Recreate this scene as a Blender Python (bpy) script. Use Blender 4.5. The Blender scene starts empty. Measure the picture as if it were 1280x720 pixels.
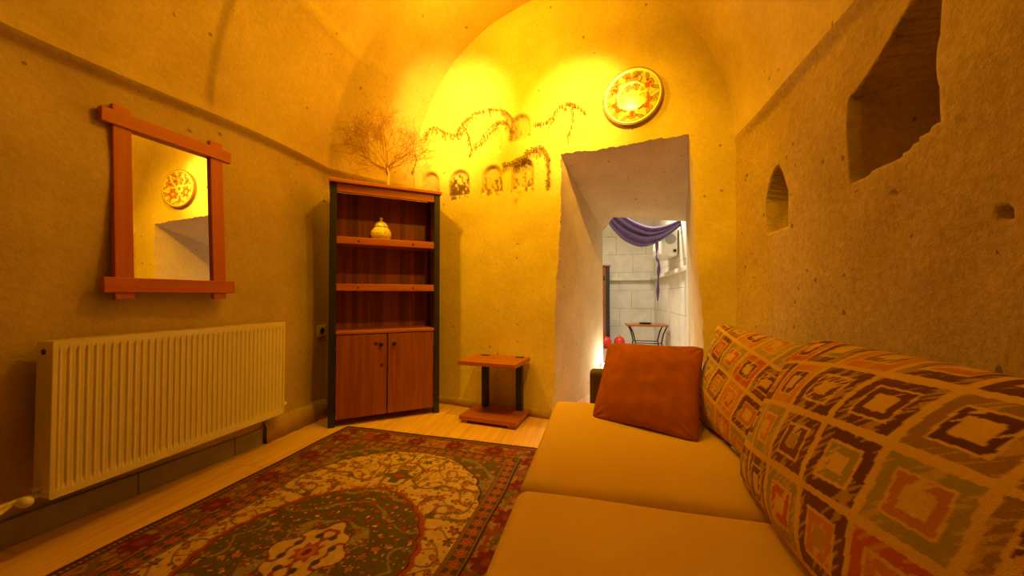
import bpy, bmesh, math, random
import numpy as np
from mathutils import Vector, Matrix, noise
C = bpy.context.scene.collection
PI = math.pi
# ------------------------------------------------------------------ camera
YAW = math.atan(110/450.0); CH = 0.98
cam_d = bpy.data.cameras.new('camera'); cam = bpy.data.objects.new('camera', cam_d); C.objects.link(cam)
cam.location = (0, 0, CH)
cam.rotation_euler = (math.radians(90+1.15), 0, YAW)
cam_d.lens = 450/1280*36; cam_d.sensor_width = 36; cam_d.clip_start = 0.02
bpy.context.scene.camera = cam
# ------------------------------------------------------------------ world + lights
w = bpy.data.worlds.new('world'); bpy.context.scene.world = w; w.use_nodes = True
w.node_tree.nodes['Background'].inputs[0].default_value = (0.02, 0.012, 0.004, 1)
w.node_tree.nodes['Background'].inputs[1].default_value = 0.2
vs = bpy.context.scene.view_settings
vs.view_transform = 'Standard'; vs.look = 'None'; vs.gamma = 1; vs.exposure = 0; vs.use_curve_mapping = False
AMBER = (1.0, 0.475, 0.005)
def light(name, kind, loc, power, color, radius=0.05, target=None, angle=60, blend=1.0, size=None):
    d = bpy.data.lights.new(name, kind); d.energy = power; d.color = color
    if kind == 'AREA':
        d.shape = 'DISK'; d.size = size or radius
    else:
        d.shadow_soft_size = radius
    if kind == 'SPOT':
        d.spot_size = math.radians(angle); d.spot_blend = blend
    o = bpy.data.objects.new(name, d); C.objects.link(o); o.location = loc
    if target is not None:
        o.rotation_euler = (Vector(target)-Vector(loc)).to_track_quat('-Z', 'Y').to_euler()
    return o
WARM = (1.0, .49, .050)
light('wall_spot', 'SPOT', (-0.95, 1.70, 2.90), 310, WARM, 0.03, (-1.26, 3.03, 2.58), 54, 1.0)
light('wall_spot', 'SPOT', (-0.10, 1.55, 2.95), 290, WARM, 0.03, (-0.17, 2.83, 2.40), 43, 1.0)
light('room_spot', 'SPOT', (-1.66, 1.88, 2.90), 125, AMBER, 0.05, (-0.8, 3.0, 1.45), 108, .9)
light('room_spot', 'SPOT', (-0.05, 1.50, 2.95), 132, AMBER, 0.05, (-0.35, 2.9, 1.35), 105, .9)
light('vault_fill', 'POINT', (-0.75, 2.10, 3.15), 44, AMBER, 0.06)  # unseen fill light, added to brighten the vault and upper back wall
light('far_room_lamp', 'AREA', (0.25, 5.4, 2.75), 55, (1.0, 0.92, 0.72), size=0.5, target=(0.25, 4.8, 0.4))
light('step_lamp', 'POINT', (0.15, 3.97, 0.27), 7, (1.0, 0.95, 0.82), 0.03)

# ------------------------------------------------------------------ helpers
CY, SY = math.cos(YAW), math.sin(YAW)
def P(px, py, zc):
    a = (px-640)/450.0
    return Vector((zc*(a*CY-SY), zc*(CY+a*SY), CH+zc*(369-py)/450.0))
def node_mat(name):
    m = bpy.data.materials.new(name); m.use_nodes = True
    nt = m.node_tree; return m, nt, nt.nodes['Principled BSDF']
def plain(name, col, rough=0.6, metal=0.0, bump=0.0, bscale=60, var=0.0, vscale=8, spec=0.5, sheen=0):
    m, nt, b = node_mat(name)
    b.inputs['Base Color'].default_value = (*col, 1); b.inputs['Roughness'].default_value = rough
    b.inputs['Metallic'].default_value = metal; b.inputs['Specular IOR Level'].default_value = spec
    if sheen: b.inputs['Sheen Weight'].default_value = sheen
    tc = nt.nodes.new('ShaderNodeTexCoord')
    if var:
        n = nt.nodes.new('ShaderNodeTexNoise'); n.inputs['Scale'].default_value = vscale; n.inputs['Detail'].default_value = 6
        nt.links.new(tc.outputs['Object'], n.inputs['Vector'])
        r = nt.nodes.new('ShaderNodeValToRGB')
        r.color_ramp.elements[0].position = .3; r.color_ramp.elements[1].position = .7
        r.color_ramp.elements[0].color = (*[c*(1-var) for c in col], 1); r.color_ramp.elements[1].color = (*[min(1, c*(1+var)) for c in col], 1)
        nt.links.new(n.outputs['Fac'], r.inputs[0]); nt.links.new(r.outputs[0], b.inputs['Base Color'])
    if bump:
        n2 = nt.nodes.new('ShaderNodeTexNoise'); n2.inputs['Scale'].default_value = bscale; n2.inputs['Detail'].default_value = 5
        nt.links.new(tc.outputs['Object'], n2.inputs['Vector'])
        bp = nt.nodes.new('ShaderNodeBump'); bp.inputs['Strength'].default_value = bump; bp.inputs['Distance'].default_value = .01
        nt.links.new(n2.outputs['Fac'], bp.inputs['Height']); nt.links.new(bp.outputs[0], b.inputs['Normal'])
    return m
def tuff(name, col, bump=.6, dist=.02, pits=True, attr=False, stretch=(1, 1, 1), mott=(.88, 1.07)):
    m, nt, b = node_mat(name); L = nt.links.new; N = nt.nodes.new
    b.inputs['Roughness'].default_value = .92; b.inputs['Specular IOR Level'].default_value = .12
    tc = N('ShaderNodeTexCoord'); mp = N('ShaderNodeMapping'); mp.inputs['Scale'].default_value = stretch
    L(tc.outputs['Object'], mp.inputs['Vector'])
    n = N('ShaderNodeTexNoise'); n.inputs['Scale'].default_value = 2.2; n.inputs['Detail'].default_value = 9; n.inputs['Roughness'].default_value = .65
    L(mp.outputs[0], n.inputs['Vector'])
    r = N('ShaderNodeValToRGB'); r.color_ramp.elements[0].position = .3; r.color_ramp.elements[1].position = .72
    r.color_ramp.elements[0].color = (col[0]*.78, col[1]*.74, col[2]*.68, 1); r.color_ramp.elements[1].color = (*col, 1)
    L(n.outputs['Fac'], r.inputs[0])
    # pits and dark flecks
    v = N('ShaderNodeTexVoronoi'); v.inputs['Scale'].default_value = 11
    nd = N('ShaderNodeTexNoise'); nd.inputs['Scale'].default_value = 30; nd.inputs['Detail'].default_value = 3
    L(tc.outputs['Object'], nd.inputs['Vector'])
    ad = N('ShaderNodeVectorMath'); ad.operation = 'MULTIPLY_ADD'; ad.inputs[1].default_value = (.035, .035, .035)
    L(nd.outputs['Color'], ad.inputs[0]); L(tc.outputs['Object'], ad.inputs[2]); L(ad.outputs[0], v.inputs['Vector'])
    # threshold varies from cell to cell: only some cells hold a pit
    sep = N('ShaderNodeSeparateColor'); L(v.outputs['Color'], sep.inputs[0])
    th = N('ShaderNodeMapRange'); th.inputs['From Min'].default_value = .45; th.inputs['From Max'].default_value = 1
    th.inputs['To Min'].default_value = 0.0; th.inputs['To Max'].default_value = .13
    L(sep.outputs[0], th.inputs['Value'])
    lt = N('ShaderNodeMath'); lt.operation = 'LESS_THAN'; L(v.outputs['Distance'], lt.inputs[0]); L(th.outputs[0], lt.inputs[1])
    mx = N('ShaderNodeMix'); mx.data_type = 'RGBA'; mx.inputs[7].default_value = (col[0]*.30, col[1]*.27, col[2]*.25, 1)
    mu = N('ShaderNodeMath'); mu.operation = 'MULTIPLY'; mu.inputs[1].default_value = .8 if pits else 0.0
    fg = N('ShaderNodeTexNoise'); fg.inputs['Scale'].default_value = 38; fg.inputs['Detail'].default_value = 6; fg.inputs['Roughness'].default_value = .75
    L(tc.outputs['Object'], fg.inputs['Vector'])
    fm = N('ShaderNodeMapRange'); fm.inputs['From Min'].default_value = .3; fm.inputs['From Max'].default_value = .7; fm.inputs['To Min'].default_value = mott[0]; fm.inputs['To Max'].default_value = mott[1]
    L(fg.outputs['Fac'], fm.inputs['Value'])
    sc_ = N('ShaderNodeVectorMath'); sc_.operation = 'SCALE'; L(r.outputs[0], sc_.inputs[0]); L(fm.outputs[0], sc_.inputs['Scale'])
    L(lt.outputs[0], mu.inputs[0]); L(mu.outputs[0], mx.inputs[0]); L(sc_.outputs[0], mx.inputs[6])
    out = mx.outputs[2]
    if attr:
        at = N('ShaderNodeAttribute'); at.attribute_name = 'soot'
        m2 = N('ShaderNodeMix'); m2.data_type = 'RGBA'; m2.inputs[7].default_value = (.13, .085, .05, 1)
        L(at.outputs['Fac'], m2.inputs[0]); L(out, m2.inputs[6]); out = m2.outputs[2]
    L(out, b.inputs['Base Color'])
    f = N('ShaderNodeTexNoise'); f.inputs['Scale'].default_value = 45; f.inputs['Detail'].default_value = 8; f.inputs['Roughness'].default_value = .7
    L(mp.outputs[0], f.inputs['Vector'])
    f2 = N('ShaderNodeTexNoise'); f2.inputs['Scale'].default_value = 14; f2.inputs['Detail'].default_value = 4
    L(mp.outputs[0], f2.inputs['Vector'])
    a1 = N('ShaderNodeMath'); a1.operation = 'MULTIPLY_ADD'; a1.inputs[1].default_value = .8
    L(f2.outputs['Fac'], a1.inputs[0]); L(f.outputs['Fac'], a1.inputs[2])
    a2 = N('ShaderNodeMath'); a2.operation = 'MULTIPLY_ADD'; a2.inputs[1].default_value = -1.2
    L(mu.outputs[0], a2.inputs[0]); L(a1.outputs[0], a2.inputs[2])
    bp = N('ShaderNodeBump'); bp.inputs['Strength'].default_value = bump; bp.inputs['Distance'].default_value = dist
    L(a2.outputs[0], bp.inputs['Height']); L(bp.outputs[0], b.inputs['Normal'])
    return m
def wood(name, c1, c2, axis='Z', rough=.45, knots=True, strips=0.0, bump=.15):
    m, nt, b = node_mat(name); L = nt.links.new; N = nt.nodes.new
    b.inputs['Roughness'].default_value = rough
    tc = N('ShaderNodeTexCoord'); mp = N('ShaderNodeMapping')
    s = {'X': (1.2, 22, 22), 'Y': (22, 1.2, 22), 'Z': (22, 22, 1.2)}[axis]
    mp.inputs['Scale'].default_value = s; L(tc.outputs['Object'], mp.inputs['Vector'])
    n = N('ShaderNodeTexNoise'); n.inputs['Scale'].default_value = 1.6; n.inputs['Detail'].default_value = 6; n.inputs['Distortion'].default_value = .6
    L(mp.outputs[0], n.inputs['Vector'])
    r = N('ShaderNodeValToRGB'); r.color_ramp.elements[0].position = .32; r.color_ramp.elements[1].position = .68
    r.color_ramp.elements[0].color = (*c1, 1); r.color_ramp.elements[1].color = (*c2, 1)
    L(n.outputs['Fac'], r.inputs[0]); out = r.outputs[0]
    if strips:
        m3 = N('ShaderNodeMapping'); m3.inputs['Scale'].default_value = (strips, 0.001, 1.4); L(tc.outputs['Object'], m3.inputs['Vector'])
        fl = N('ShaderNodeVectorMath'); fl.operation = 'FLOOR'; L(m3.outputs[0], fl.inputs[0])
        wn = N('ShaderNodeTexWhiteNoise'); wn.noise_dimensions = '3D'; L(fl.outputs[0], wn.inputs['Vector'])
        mr = N('ShaderNodeMapRange'); mr.inputs['To Min'].default_value = .55; mr.inputs['To Max'].default_value = 1.15; L(wn.outputs['Value'], mr.inputs['Value'])
        vm = N('ShaderNodeVectorMath'); vm.operation = 'SCALE'; L(out, vm.inputs[0]); L(mr.outputs[0], vm.inputs['Scale']); out = vm.outputs[0]
    if knots:
        v = N('ShaderNodeTexVoronoi'); v.inputs['Scale'].default_value = 6.5
        L(tc.outputs['Object'], v.inputs['Vector'])
        rr = N('ShaderNodeValToRGB'); rr.color_ramp.elements[0].position = .07; rr.color_ramp.elements[1].position = .11
        rr.color_ramp.elements[0].color = (.25, .2, .2, 1); rr.color_ramp.elements[1].color = (1, 1, 1, 1)
        L(v.outputs['Distance'], rr.inputs[0])
        mx = N('ShaderNodeMix'); mx.data_type = 'RGBA'; mx.blend_type = 'MULTIPLY'; mx.inputs[0].default_value = 1
        L(out, mx.inputs[6]); L(rr.outputs[0], mx.inputs[7]); out = mx.outputs[2]
    L(out, b.inputs['Base Color'])
    bp = N('ShaderNodeBump'); bp.inputs['Strength'].default_value = bump; bp.inputs['Distance'].default_value = .003
    L(n.outputs['Fac'], bp.inputs['Height']); L(bp.outputs[0], b.inputs['Normal'])
    return m
def attr_mat(name, attr, rough=.85, bump=.3, bscale=400, sheen=.0):
    m, nt, b = node_mat(name); L = nt.links.new; N = nt.nodes.new
    at = N('ShaderNodeAttribute'); at.attribute_name = attr; L(at.outputs['Color'], b.inputs['Base Color'])
    b.inputs['Roughness'].default_value = rough; b.inputs['Sheen Weight'].default_value = sheen
    b.inputs['Specular IOR Level'].default_value = .2 if rough > .5 else .5
    tc = N('ShaderNodeTexCoord'); n = N('ShaderNodeTexNoise'); n.inputs['Scale'].default_value = bscale; L(tc.outputs['Object'], n.inputs['Vector'])
    bp = N('ShaderNodeBump'); bp.inputs['Strength'].default_value = bump; bp.inputs['Distance'].default_value = .003
    L(n.outputs['Fac'], bp.inputs['Height']); L(bp.outputs[0], b.inputs['Normal'])
    return m
def emis(name, col, s):
    m, nt, b = node_mat(name)
    b.inputs['Base Color'].default_value = (*col, 1); b.inputs['Emission Color'].default_value = (*col, 1); b.inputs['Emission Strength'].default_value = s
    return m

def link(name, me, mat, parent=None, kind=None, smooth=False):
    o = bpy.data.objects.new(name, me); C.objects.link(o)
    if mat: me.materials.append(mat)
    if parent: o.parent = parent
    if kind: o['kind'] = kind
    if smooth:
        me.shade_smooth()
    return o
def obj(name, bm, mat, parent=None, smooth=False, bevel=0, kind=None, seg=2):
    me = bpy.data.meshes.new(name)
    bmesh.ops.recalc_face_normals(bm, faces=bm.faces)
    bm.to_mesh(me); bm.free()
    o = link(name, me, mat, parent, kind, smooth)
    if bevel:
        md = o.modifiers.new('bevel', 'BEVEL'); md.width = bevel; md.segments = seg; md.limit_method = 'ANGLE'; md.angle_limit = .6
        md.harden_normals = False
    return o
def thing(name, label, cat, loc=(0, 0, 0), rotz=0, group=None):
    o = bpy.data.objects.new(name, None); C.objects.link(o); o.empty_display_size = .1
    o.location = loc; o.rotation_euler = (0, 0, rotz); o['label'] = label; o['category'] = cat
    if group: o['group'] = group
    return o
def tag(o, label, cat, group=None):
    o['label'] = label; o['category'] = cat
    if group: o['group'] = group
    return o
def box(bm, x0, x1, y0, y1, z0, z1, M=None):
    vs_ = [bm.verts.new((x, y, z)) for z in (z0, z1) for y in (y0, y1) for x in (x0, x1)]
    for f in ((0, 2, 3, 1), (4, 5, 7, 6), (0, 1, 5, 4), (2, 6, 7, 3), (0, 4, 6, 2), (1, 3, 7, 5)):
        bm.faces.new([vs_[i] for i in f])
    if M:
        for v in vs_: v.co = M @ v.co
    return vs_
def bx(*a, M=None):
    bm = bmesh.new(); box(bm, *a, M=M); return bm
def cyl(bm, p0, p1, r0, r1=None, seg=12, cap=True):
    p0 = Vector(p0); p1 = Vector(p1); r1 = r0 if r1 is None else r1
    d = (p1-p0).normalized(); a = d.orthogonal().normalized(); b = d.cross(a)
    A = [bm.verts.new(p0+(a*math.cos(2*PI*i/seg)+b*math.sin(2*PI*i/seg))*r0) for i in range(seg)]
    B = [bm.verts.new(p1+(a*math.cos(2*PI*i/seg)+b*math.sin(2*PI*i/seg))*r1) for i in range(seg)]
    for i in range(seg):
        j = (i+1) % seg; bm.faces.new((A[i], A[j], B[j], B[i]))
    if cap: bm.faces.new(A[::-1]); bm.faces.new(B)
def tube(bm, pts, rad, seg=6):
    pts = [Vector(p) for p in pts]; n = len(pts); rings = []
    up = None
    for i, p in enumerate(pts):
        d = (pts[min(i+1, n-1)]-pts[max(i-1, 0)]).normalized()
        if up is None: up = d.orthogonal().normalized()
        up = (up-d*up.dot(d)); up = up.normalized() if up.length > 1e-5 else d.orthogonal().normalized()
        b = d.cross(up); r = rad[i] if isinstance(rad, (list, tuple)) else rad
        rings.append([bm.verts.new(p+(up*math.cos(2*PI*k/seg)+b*math.sin(2*PI*k/seg))*r) for k in range(seg)])
    for A, B in zip(rings, rings[1:]):
        for k in range(seg):
            j = (k+1) % seg; bm.faces.new((A[k], A[j], B[j], B[k]))
    bm.faces.new(rings[0][::-1]); bm.faces.new(rings[-1])
def lathe(bm, prof, seg=32, c=(0, 0, 0)):
    rings = []
    for r, z in prof:
        rings.append([bm.verts.new((c[0]+r*math.cos(2*PI*k/seg), c[1]+r*math.sin(2*PI*k/seg), c[2]+z)) for k in range(seg)])
    for A, B in zip(rings, rings[1:]):
        for k in range(seg):
            j = (k+1) % seg; bm.faces.new((A[k], A[j], B[j], B[k]))
    bm.faces.new(rings[0][::-1]); bm.faces.new(rings[-1])
def grid_obj(name, V, mat, parent=None, smooth=True, kind=None, cols=None, attr='col', keep=None, closed=False):
    """V: array (n, m, 3); cols: (n, m, 3) or (n, m)"""
    n, m = V.shape[:2]
    idx = np.arange(n*m).reshape(n, m)
    q = np.stack([idx[:-1, :-1], idx[1:, :-1], idx[1:, 1:], idx[:-1, 1:]], -1)
    if keep is not None: q = q[keep]
    q = q.reshape(-1, 4)
    me = bpy.data.meshes.new(name)
    me.vertices.add(n*m); me.vertices.foreach_set('co', V.reshape(-1).astype(np.float32))
    me.loops.add(q.size); me.loops.foreach_set('vertex_index', q.reshape(-1).astype(np.int32))
    me.polygons.add(len(q)); me.polygons.foreach_set('loop_start', np.arange(0, q.size, 4, dtype=np.int32))
    me.update(calc_edges=True); me.validate()
    if cols is not None:
        if cols.ndim == 2:
            a = me.attributes.new(attr, 'FLOAT', 'POINT'); a.data.foreach_set('value', cols.reshape(-1).astype(np.float32))
        else:
            a = me.color_attributes.new(attr, 'FLOAT_COLOR', 'POINT')
            rgba = np.concatenate([cols.reshape(-1, 3), np.ones((n*m, 1))], 1)
            a.data.foreach_set('color', rgba.reshape(-1).astype(np.float32))
    return link(name, me, mat, parent, kind, smooth)
def smooth(x, a, b):
    t = np.clip((x-a)/(b-a), 0, 1); return t*t*(3-2*t)
rng = np.random.RandomState(7)
_wv = [(rng.randn(3), rng.rand()*6.28) for _ in range(60)]
def wn(p, f, o=0, k=14):   # cheap smooth noise of arrays (..., 3), about -1..1
    s = 0
    for i in range(k):
        d, ph = _wv[(i+o) % 60]; d = d/np.linalg.norm(d)
        s = s+np.sin((p*(d*f*(.6+.8*((i*37) % 10)/10))).sum(-1)+ph)
    return s/math.sqrt(k)*.7

# ------------------------------------------------------------------ materials
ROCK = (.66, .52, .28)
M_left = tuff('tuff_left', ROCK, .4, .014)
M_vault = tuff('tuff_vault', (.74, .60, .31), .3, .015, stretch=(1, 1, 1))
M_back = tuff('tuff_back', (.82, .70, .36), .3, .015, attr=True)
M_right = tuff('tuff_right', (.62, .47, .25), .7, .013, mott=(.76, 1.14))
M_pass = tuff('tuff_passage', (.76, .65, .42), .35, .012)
M_cream = plain('stone_block', (.80, .74, .60), .85, bump=.4, bscale=40, var=.10, vscale=5)
M_farfloor = plain('far_floor', (.62, .45, .36), .5, var=.1)
M_post = plain('black_post', (.022, .022, .018), .42, bump=.08, bscale=40)
M_wood = wood('pine_door', (.22, .060, .014), (.34, .100, .022), 'Z', .38)
M_woodh = wood('pine_board', (.34, .090, .020), (.46, .145, .034), 'X', .38, knots=False)
M_backp = wood('strip_panel', (.20, .05, .016), (.34, .095, .03), 'Z', .45, knots=False, strips=24)
M_frame = wood('mirror_wood', (.46, .105, .024), (.54, .14, .034), 'Y', .45, knots=False, bump=.05)
M_framev = wood('mirror_wood_upright', (.46, .105, .024), (.54, .14, .034), 'Z', .45, knots=False, bump=.05)
M_rad = plain('radiator_enamel', (.84, .78, .60), .16)
M_plastic = plain('white_plastic', (.8, .76, .66), .3)
M_dark = plain('dark_iron', (.03, .025, .02), .4, .6)
M_mirror = plain('mirror_glass', (.93, .93, .90), .0, 1.0)
M_plank = wood('floor_plank', (.68, .42, .20), (.84, .58, .30), 'Y', .45, knots=False, bump=.05)
M_grout = plain('floor_joint', (.20, .15, .10), .9)
M_gray = plain('grey_tile', (.30, .27, .23), .35, var=.2, vscale=6)
M_plinth = tuff('tuff_plinth', (.56, .42, .22), .4, .012)
M_sofa = plain('sofa_fabric', (.72, .50, .20), .9, bump=.35, bscale=900, var=.06, vscale=3, spec=.15, sheen=.15)
M_sofad = plain('sofa_dark', (.10, .055, .025), .6, bump=.2, bscale=300)
M_pill = plain('rust_fabric', (.42, .125, .022), .9, bump=.5, bscale=700, var=.12, vscale=20, spec=.1)
M_rug = attr_mat('rug_pile', 'col', .95, .6, 500)
M_fab = attr_mat('patterned_fabric', 'col', .9, .4, 600, .1)
M_ceram = attr_mat('glazed_ceramic', 'col', .18, .03, 60)
M_glaze = plain('jar_glaze', (.80, .66, .36), .3)

# ------------------------------------------------------------------ room shell
E = Vector((.9836, -.178, 0)); NW = Vector((.178, .9836, 0)); P0 = Vector((-.414, 2.884, 0))
def bw(px, py, off=0.0):        # point on the back wall seen at a pixel, off = metres in front of it
    a = (px-640)/450.0; zc = 3.026/(1+.4452*a)
    return P(px, py, zc)-NW*off
def bwu(px, py):
    p = bw(px, py); return (p-P0).dot(E), p.z
SPR = 2.03
def shell():
    # stations along the room
    st = []
    for y in np.concatenate([np.linspace(-2.6, .6, 17), np.linspace(.62, 2.34, 150)]):
        st.append(((-2.165, y), (.885, y), 3.50, 0))
    L1, R1 = (-2.165, 2.50), (.885, 2.36); L2, R2 = (-1.752, 3.135), (.872, 2.66)
    for k in range(1, 15):
        t = k/14; y = 2.34
        st.append(((-2.165, 2.34+(L1[1]-2.34)*t), (.885, 2.34+(R1[1]-2.34)*t), 3.50, 0))
    for k in range(1, 40):
        t = k/39; e = t
        st.append(((L1[0]+(L2[0]-L1[0])*e, L1[1]+(L2[1]-L1[1])*t), (R1[0]+(R2[0]-R1[0])*e, R1[1]+(R2[1]-R1[1])*t), 3.50-.07*t, t))
    for k in (1, 2):
        st.append(((L2[0]+.178*.05*k, L2[1]+.98*.05*k), (R2[0]+.178*.05*k, R2[1]+.98*.05*k), 3.43, 1))
    zl = np.linspace(0, SPR, 165)
    phi = np.linspace(0, PI, 150)
    Lw, Va, Rw = [], [], []
    for (l, r, apex, t) in st:
        l = np.array(l); r = np.array(r)
        Lw.append([(l[0], l[1], z) for z in zl]); Rw.append([(r[0], r[1], z) for z in zl])
        mid = (l+r)/2; h = (r-l)/2
        Va.append([(mid[0]-h[0]*math.cos(p), mid[1]-h[1]*math.cos(p), SPR+(apex-SPR)*math.sin(p)) for p in phi])
    Lw, Va, Rw = map(np.array, (Lw, Va, Rw))
    T = np.array([s[3] for s in st])[:, None]
    # ---- left wall: below the springing it sits back under the vault
    z = Lw[..., 2]
    rec = .042*smooth(SPR-z, .0, .05)*(1-.85*smooth(SPR-z, .08, .5))*(1-T)
    lump = .014*wn(Lw, 5)+.004*wn(Lw, 22, 9)
    fade = smooth(SPR-z, -.001, .12)
    wob = .030*wn(Lw*np.array([0, 1, 0]), 3.1, 4)
    Lw[..., 0] -= rec+lump*fade+.09*smooth(1.9-Lw[..., 1], 0, 1.2)*smooth(.55-z, 0, .4)
    Lw[..., 2] += wob*smooth(z, SPR-.4, SPR)*(1-T)
    vl = .010*wn(Va, 3.2, 2)+.003*wn(Va, 17, 5)
    cx = -.65
    edge = smooth(np.minimum(phi, PI-phi), 0, .12)[None, :]
    Va[..., 2] += vl*edge
    Va[:, 0, 2] = Lw[:, -1, 2]
    d0 = (1-smooth(phi, 0, .25))[None, :]*wob[:, -1][:, None]*(1-T)
    Va[..., 2] += np.where(np.arange(len(phi))[None, :] > 0, d0, 0)
    # chiselled panels of the vault: shallow steps
    step = .022*smooth(Va[..., 1], 1.55, 1.60)*(1-smooth(phi, .62, .66))[None, :]*(1-T)*smooth(phi, .0, .05)[None, :]
    Va[..., 0] += step*.8; Va[..., 2] -= step*.3
    step2 = .02*(1-smooth(phi, .60+0, .64))[None, :]*smooth(phi, .0, .05)[None, :]*(1-T)
    Va[..., 0] -= step2
    # ---- right wall with carved niches
    y, z = Rw[..., 1], Rw[..., 2]
    lump = .012*wn(Rw, 5, 20)+.004*wn(Rw, 22, 30)
    fade = smooth(SPR-z, 0, .12)
    d = lump*fade
    yw = y+.012*wn(Rw, 14, 11); zw = z+.010*wn(Rw, 14, 3)
    # big niche: arch topped, near side steeper
    top = 1.86-.16*smooth(yw, 1.25, 1.57)
    q = np.minimum.reduce([yw-1.215, 1.560-yw, zw-(1.455-.05*smooth(yw, 1.2, 1.4)), top-zw])
    d = d+.24*smooth(q, -.004, .012)
    # small niche, pointed arch
    hw = .105*np.sqrt(np.clip((1.645-zw)/.16, 0, 1)); q2 = np.minimum.reduce([hw-np.abs(yw-2.12), zw-1.315, 1.640-zw])
    d = d+.14*smooth(q2, -.004, .010)
    for (hy, hz, hr, hd) in ((1.065, 1.165, .014, .04), (1.30, 1.22, .006, .02), (1.38, 1.30, .008, .02), (1.55, 1.15, .005, .015), (1.15, 1.42, .005, .015)):
        q3 = hr-np.sqrt((yw-hy)**2+(zw-hz)**2); d = d+hd*smooth(q3, -.004, .008)
    d = d+.03*smooth(SPR-z, .0, .06)*(1-.8*smooth(SPR-z, .1, .45))*(1-T)
    Rw[..., 0] += d
    Va[:, -1, :] = Rw[:, -1, :]
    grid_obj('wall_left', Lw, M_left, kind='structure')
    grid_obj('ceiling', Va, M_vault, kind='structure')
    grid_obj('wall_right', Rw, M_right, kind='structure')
shell()

# ---- back wall with doorway, small carved niches
uLb, zLb = bwu(690, 519); uLt, zLt = bwu(703, 190); uRt, zRt = bwu(865, 168); uRb, _ = bwu(884, 500)
def doorL(z): return uLb+(uLt-uLb)*np.clip(z/zLt, 0, 1)+.008*np.sin(z*5)+.004*np.sin(z*23+1)*np.sin(z*4)+.003*np.sin(z*61)*np.sin(z*7)+.002*np.sin(z*140)
def doorR(z): return uRb+(uRt-uRb)*np.clip(z/zRt, 0, 1)+.008*np.sin(z*7+2)+.003*np.sin(z*41)
def doorT(u): return zLt+(zRt-zLt)*(u-uLt)/(uRt-uLt)-.010*np.sin((u-uLt)*6)+.005*np.sin(u*29)*np.sin(u*5)+.004*np.sin(u*83)*np.sin(u*9)+.002*np.sin(u*170)
niches = [(653, 197, 19, 37, .050), (615, 205, 18, 34, .035), (574, 211, 17, 32, .035), (537, 214, 16, 28, .035), (507, 217, 14, 26, .03), (650, 140, 18, 34, .030), (608, 152, 26, 40, .020)]
NICHE = []
for px, py, hwp, hp, dep in niches:
    u, zt = bwu(px, py); _, zb = bwu(px, py+hp); ul, _ = bwu(px-hwp*.72, py); ur, _ = bwu(px+hwp*.72, py)
    NICHE.append((u, (ur-ul)/2, zb, zt, dep))
nu = [70, 75, 30]; nz = [190, 130]
def back_wall():
    s_cols = np.concatenate([np.linspace(0, 1, 150)[:-1], 1+np.linspace(0, 1, 76)[:-1], 2+np.linspace(0, 1, 60)])
    t_rows = np.concatenate([np.linspace(0, 1, 200)[:-1], 1+np.linspace(0, 1, 140)])
    S, T = np.meshgrid(s_cols, t_rows, indexing='ij')
    U0, U3, ZT = -1.62, 1.42, 3.55
    z = np.where(T < 1, T*2.1, 2.1+(T-1)*(ZT-2.1))
    for _ in range(6):
        a, b = doorL(z), doorR(z)
        # above the door the columns relax
        u = np.where(S < 1, U0+(a-U0)*S, np.where(S < 2, a+(b-a)*(S-1), b+(U3-b)*(S-2)))
        tt = doorT(np.clip(u, uLt, uRt))
        z = np.where(T < 1, T*tt, tt+(T-1)*(ZT-tt))
    base = np.array(P0)+u[..., None]*np.array(E); base[..., 2] = z
    dep = .008*wn(base, 5, 8)+.003*wn(base, 20, 33)
    # near the door edge chipped corners
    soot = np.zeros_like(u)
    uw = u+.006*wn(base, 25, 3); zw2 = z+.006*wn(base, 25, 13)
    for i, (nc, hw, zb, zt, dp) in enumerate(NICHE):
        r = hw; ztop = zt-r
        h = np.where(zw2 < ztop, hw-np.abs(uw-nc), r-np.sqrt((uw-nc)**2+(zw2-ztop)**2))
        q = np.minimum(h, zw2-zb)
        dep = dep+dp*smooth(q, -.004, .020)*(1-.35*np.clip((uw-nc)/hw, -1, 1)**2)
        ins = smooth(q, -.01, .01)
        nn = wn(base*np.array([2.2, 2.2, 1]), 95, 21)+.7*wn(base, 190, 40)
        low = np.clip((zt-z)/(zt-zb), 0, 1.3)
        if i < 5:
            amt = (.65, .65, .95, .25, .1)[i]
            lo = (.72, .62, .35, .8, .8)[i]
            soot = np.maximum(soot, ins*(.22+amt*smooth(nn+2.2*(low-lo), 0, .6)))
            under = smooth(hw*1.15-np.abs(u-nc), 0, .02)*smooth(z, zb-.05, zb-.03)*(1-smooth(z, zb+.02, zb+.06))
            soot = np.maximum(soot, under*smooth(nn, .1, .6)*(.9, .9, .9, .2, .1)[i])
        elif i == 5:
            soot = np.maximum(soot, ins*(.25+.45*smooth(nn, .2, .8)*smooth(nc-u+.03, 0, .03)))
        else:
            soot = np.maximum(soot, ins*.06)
    # lone soot patch
    pu, pz = bwu(645, 248); soot = np.maximum(soot, .6*np.exp(-(((u-pu)/.02)**2+((z-pz)/.045)**2))*smooth(wn(base, 60, 2), -.6, .4))
    ar = .012*smooth(z, 2.52, 2.54)*smooth(u, -1.5, 1.4)     # faint course line
    V = base+dep[..., None]*np.array(NW)
    sc = (S[:-1, :-1]+S[1:, 1:])/2; tc_ = (T[:-1, :-1]+T[1:, 1:])/2
    keep = ~((sc > 1) & (sc < 2) & (tc_ < 1))
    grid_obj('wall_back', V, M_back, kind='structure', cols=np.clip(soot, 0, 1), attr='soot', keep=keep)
    # door outline from the grid
    iL = 149; iR = 149+75; jT = 199
    path = [V[iL, j] for j in range(0, jT+1)]+[V[i, jT] for i in range(iL+1, iR+1)]+[V[iR, j] for j in range(jT-1, -1, -1)]
    return np.array(path), (jT+1, iR-iL)
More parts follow.
